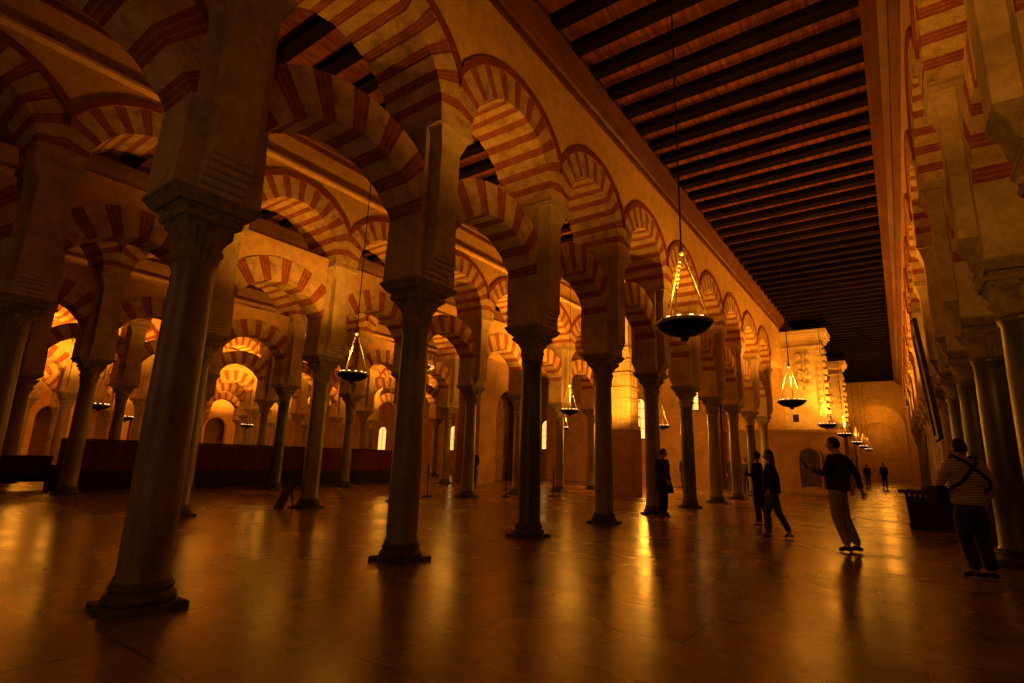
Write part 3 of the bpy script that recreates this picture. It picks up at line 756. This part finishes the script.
# ------------------------------------------------------------------ hanging lamps
LR = .31
def make_lamp():
    root = empty('hanging_lamp', (0, 0, -50))
    bm = bmesh.new()
    lathe(bm, [(.012, -.19), (.04, -.185), (.05, -.165), (.035, -.15), (.10, -.135), (.20, -.10), (.28, -.055), (LR, -.01), (LR + .012, .0), (LR + .012, .035), (LR, .04), (LR - .012, .03), (LR - .02, .0), (.2, -.05), (.05, -.08)], 40)
    mesh_obj('dish', bm, iron, root, smooth=True)
    bm = bmesh.new(); lathe(bm, [(LR + .010, -.006), (LR + .024, .0), (LR + .024, .032), (LR + .010, .038)], 40, cap=False); mesh_obj('rim_band', bm, brass, root, smooth=True)
    for k in range(3):
        a = 2 * PI * k / 3 + .5; bm = bmesh.new(); n = 30
        p0 = Vector((LR * math.cos(a), LR * math.sin(a), .03)); p1 = Vector((.02 * math.cos(a), .02 * math.sin(a), .90))
        for q in range(n):      # links
            c0 = p0.lerp(p1, q / n); c1 = p0.lerp(p1, (q + .82) / n); tube(bm, c0, c1, -0.0 + (.0115 if q % 2 else .008), 5)
        mesh_obj('chain', bm, brass, root)
    bm = bmesh.new(); lathe(bm, [(.008, .86), (.035, .88), (.04, .91), (.02, .94), (.028, .97), (.006, 1.02)], 14); mesh_obj('hanger_cap', bm, brass, root, smooth=True)
    for k in range(12):
        a = 2 * PI * k / 12 + .1; r = LR - .055; bm = bmesh.new()
        lathe(bm, [(.008, -.01), (.018, .0), (.022, .05), (.024, .065)], 8, cx=r * math.cos(a), cy=r * math.sin(a)); mesh_obj('glass_cup', bm, cup, root)
    return root
lamp0 = make_lamp(); lu = [False]
def lamp(x, y, z, label, grp, rz=0.0, sc_=1.0):
    if lu[0]: o = copy_tree(lamp0)
    else: o = lamp0; lu[0] = True
    o.location = (x, y, z); o.rotation_euler = (0, 0, rz)
    tag(o, label, 'lamp', grp)
    bm = bmesh.new(); tube(bm, (0, 0, 1.0), (0, 0, ZT - z), .011, 6)
    mesh_obj('suspension_rod', bm, iron, o)
NL = [(-1.9, 6.05), (-2.08, 14.9), (-2.15, 23.6), (-2.1, 30.6), (-2.15, 40.5), (-2.15, 48.0), (-2.15, 55.0)]
for k, (x, y) in enumerate(NL):
    lamp(x, y, 2.87, 'dish lamp on three chains in the middle of the nave, %s from the near end' % ORD[k], 'hanging lamps down the nave', .3 * k)
for k, (x, y, z) in enumerate([(-9.2, 7.06, 2.9), (-9.1, 16.1, 2.93), (-8.85, 24.4, 2.93)]):
    lamp(x, y, z, 'dish lamp between the long arcade and the second arcade, %s from the near end' % ORD[k], 'hanging lamps in the aisles', .5 + k)
for k, (x, y, z, s) in enumerate([(-14.5, 14.5, 4.6, 'high dish lamp seen past the second grey column of the long arcade'), (-14.3, 24.6, 2.9, 'small dish lamp in the aisle before the lattice chapel wall'),
        (-21.0, 6.3, 2.55, 'dish lamp over the near end of the red screen'), (-27.0, 14.5, 2.5, 'dish lamp far behind the red screen, over its middle'), (-27.2, 9.2, 2.5, 'dish lamp far behind the red screen, over its near end'),
        (-21.0, 14.5, 2.5, 'dish lamp right behind the red screen near its far end')]):
    lamp(x, y, z, s, 'hanging lamps in the aisles', k * .4)

# ------------------------------------------------------------------ stands, crate, painting
def stanchion(x, y, label):
    r = empty('barrier_post', (x, y, 0), label, 'post', 'slim barrier posts')
    bm = bmesh.new(); lathe(bm, [(.17, 0), (.17, .02), (.15, .035), (.03, .05), (.022, .07)], 20); mesh_obj('base', bm, iron, r)
    bm = bmesh.new(); lathe(bm, [(.02, .05), (.02, .92), (.032, .93), (.034, .96), (.02, 1.0)], 12); mesh_obj('pole', bm, iron, r)
stanchion(-12.5, 12.9, 'slim black post standing before the column of the second arcade')
stanchion(-10.9, 15.0, 'slim black post between two columns of the second arcade')
stanchion(-10.2, 16.9, 'slim black post near the chapel block')
cr = empty('wooden_bin', (.43, 15.75, 0), 'dark slatted wooden bin with wide flared rim beside the man in the quilted jacket', 'bin', None)
bm = bmesh.new()
frustum(bm, (.40, .36), 0, (.42, .38), .1)
for k in range(9):
    x = -.36 + k * .09
    for s in (-1, 1): 
        V = [(x - .034, s * .31, .1), (x + .034, s * .31, .1), (x * 1.12 + .034, s * .37, .78), (x * 1.12 - .034, s * .37, .78)]
        A = [bm.verts.new(p) for p in V]; B = [bm.verts.new((p[0], p[1] - s * .03, p[2])) for p in V]
        bm.faces.new(A); bm.faces.new(B[::-1])
        for q in range(4): bm.faces.new((A[q], A[(q + 1) % 4], B[(q + 1) % 4], B[q]))
for k in range(8):
    y = -.3 + k * .0857
    for s in (-1, 1):
        V = [(s * .37, y - .03, .1), (s * .37, y + .03, .1), (s * .43, y * 1.15 + .03, .78), (s * .43, y * 1.15 - .03, .78)]
        A = [bm.verts.new(p) for p in V]; B = [bm.verts.new((p[0] - s * .03, p[1], p[2])) for p in V]
        bm.faces.new(A); bm.faces.new(B[::-1])
        for q in range(4): bm.faces.new((A[q], A[(q + 1) % 4], B[(q + 1) % 4], B[q]))
frustum(bm, (.33, .27), .1, (.39, .33), .7)
mesh_obj('slatted_body', bm, darkwood, cr)
bm = bmesh.new()
for a in ((-.56, .56, -.50, -.36), (-.56, .56, .36, .50), (-.56, -.40, -.36, .36), (.40, .56, -.36, .36)): box(bm, *a, .78, .85)
mesh_obj('rim', bm, darkwood, cr)
pt = empty('framed_painting', (.75, 15.1, 1.95), 'large dark framed painting tilted forward on the right side of the nave', 'painting')
pt.rotation_euler = (0, math.radians(-4), 0)
bm = bmesh.new()
for a in ((-.9, -.78, 0, 2.6), (.78, .9, 0, 2.6), (-.78, .78, 0, .12), (-.78, .78, 2.48, 2.6)): box(bm, -.06, .02, a[0], a[1], a[2], a[3])
mesh_obj('frame', bm, darkwood, pt)
bm = bmesh.new(); box(bm, -.02, .01, -.78, .78, .12, 2.48); mesh_obj('canvas', bm, plain('dark_canvas', (.02, .012, .008), .7, 0, 0, 3), pt)
# leaning sign board at the foot of a column
sg = empty('leaning_board', (-11.62, 7.55, 0), 'small dark board leaning at the foot of a column of the second arcade', 'board')
bm = bmesh.new(); V = [(-.02, -.35, 0), (-.02, .0, .62), (.02, 0, .62), (.02, -.35, 0)]
for s in (-.18, .14): pass
A = [bm.verts.new((x - .17, y, z)) for x, y, z in ((0, -.36, 0), (0, -.32, 0), (0, -.02, .62), (0, -.06, .62))]; B = [bm.verts.new((v.co.x + .34, v.co.y, v.co.z)) for v in A]
bm.faces.new(A[::-1]); bm.faces.new(B)
for q in range(4): bm.faces.new((A[q], A[(q + 1) % 4], B[(q + 1) % 4], B[q]))
o = mesh_obj('panel', bm, darkwood, sg)
bm = bmesh.new(); tube(bm, (0, .02, 0), (0, -.04, .58), .02, 8); tube(bm, (-.15, .02, .02), (.15, .02, .02), .02, 8); mesh_obj('prop_leg', bm, iron, sg)

# ------------------------------------------------------------------ light
def point(x, y, z, e, r=.12, col=(1, .35, .025)):
    l = bpy.data.lights.new('lamp_fill_glow', 'POINT'); l.energy = e; l.color = col; l.shadow_soft_size = r
    o = bpy.data.objects.new('lamp_fill_glow', l); COL.objects.link(o); o.location = (x, y, z); return o
def spot(x, y, z, tx, ty, tz, e, ang=110, r=.1, col=(1, .35, .025), blend=.6):
    l = bpy.data.lights.new('flood_fill_light', 'SPOT'); l.energy = e; l.color = col; l.shadow_soft_size = r; l.spot_size = math.radians(ang); l.spot_blend = blend
    o = bpy.data.objects.new('flood_fill_light', l); COL.objects.link(o); o.location = (x, y, z)
    o.rotation_euler = (Vector((tx, ty, tz)) - Vector((x, y, z))).to_track_quat('-Z', 'Y').to_euler(); return o
def up(x, y, z, e, ang=125, dn=.06): 
    spot(x, y, z, x, y, z + 5, e, ang, .12)
    if dn: point(x, y, z, e * dn, .4)
for k, (x, y) in enumerate(NL): up(x, y, 3.2, (430, 1150, 2000, 1300, 1500, 1100, 700)[k], 130, .03)
up(-9.2, 7.06, 3.2, 650, 130, .04); up(-9.1, 16.1, 3.2, 1700, 130, .04); up(-9.9, 24.6, 2.9, 2400, 150, .35)
up(-14.5, 9.0, 3.4, 450, 130, .04); up(-14.5, 16.0, 3.4, 1300, 130, .04); up(-14.3, 24.6, 3.2, 1500, 130, .04)
up(-21.0, 10.0, 3.2, 450, 130, .02); up(-21, 20, 3.2, 1300, 130, .03)
up(4.6, 9.0, 3.4, 250, 140, .03)  # unseen light added in the right aisle to brighten that side
for x in (-27.2, -33.5, -39.8, -46.5):
    for y in (7.5, 15.5, 24.0): up(x, y, 3.2, 2800, 145, .03)
spot(-7.4, 17.6, 2.9, -9.2, 19.4, 5.0, 1000, 100)
for i, e in ((4, 60), (5, 130), (7, 300), (9, 400), (11, 400), (13, 300)): spot(.35, st(i) + HB, 3.75, .62, st(i) + HB + .3, 8, e, 120, .1)
spot(-1.7, -2.8, 3.0, 1.4, 8.5, 7.0, 900, 50, .2); up(-2.0, -2.8, 3.2, 130, 120, .05)  # the aimed spot is an added, unseen fill for the right arcade
spot(-2.6, 27.9, 3.4, -3.6, 32, 6.5, 800, 90)
point(-1.3, 61.0, 6.5, 160, .6); point(-1.5, 66, 5.5, 220, .6)
point(-2.0, -2.6, 2.6, 28, .5, (1, .62, .30)); point(-8.4, -2.6, 2.6, 14, .5, (1, .62, .30))   # added fill behind the viewer, no source modelled
world = bpy.data.worlds.new('World'); sc.world = world; world.use_nodes = True
world.node_tree.nodes['Background'].inputs[0].default_value = (.9, .55, .3, 1); world.node_tree.nodes['Background'].inputs[1].default_value = .0

# ------------------------------------------------------------------ camera
cd = bpy.data.cameras.new('camera'); cam = bpy.data.objects.new('camera', cd); COL.objects.link(cam); sc.camera = cam
cd.sensor_fit = 'HORIZONTAL'; cd.sensor_width = 36; cd.lens = 532.54 / 1024 * 36; cd.clip_start = .05; cd.clip_end = 300
yaw, pit, rol = (math.radians(a) for a in (-35.842, 12.289, 1.738))
F = Vector((math.sin(yaw) * math.cos(pit), math.cos(yaw) * math.cos(pit), math.sin(pit))); Rt = Vector((math.cos(yaw), -math.sin(yaw), 0)); U = Rt.cross(F)
R2 = Rt * math.cos(rol) + U * math.sin(rol); U2 = U * math.cos(rol) - Rt * math.sin(rol)
mt = Matrix((R2, U2, -F)).transposed().to_4x4(); mt.translation = Vector((0, 0, 1.302)); cam.matrix_world = mt
sc.view_settings.view_transform = 'Standard'; sc.view_settings.look = 'None'; sc.view_settings.gamma = 1; sc.view_settings.use_curve_mapping = False
sc.view_settings.exposure = 0.0
sc.cycles.use_denoising = True; sc.cycles.max_bounces = 6; sc.cycles.diffuse_bounces = 4; sc.cycles.glossy_bounces = 3; sc.cycles.sample_clamp_indirect = 4
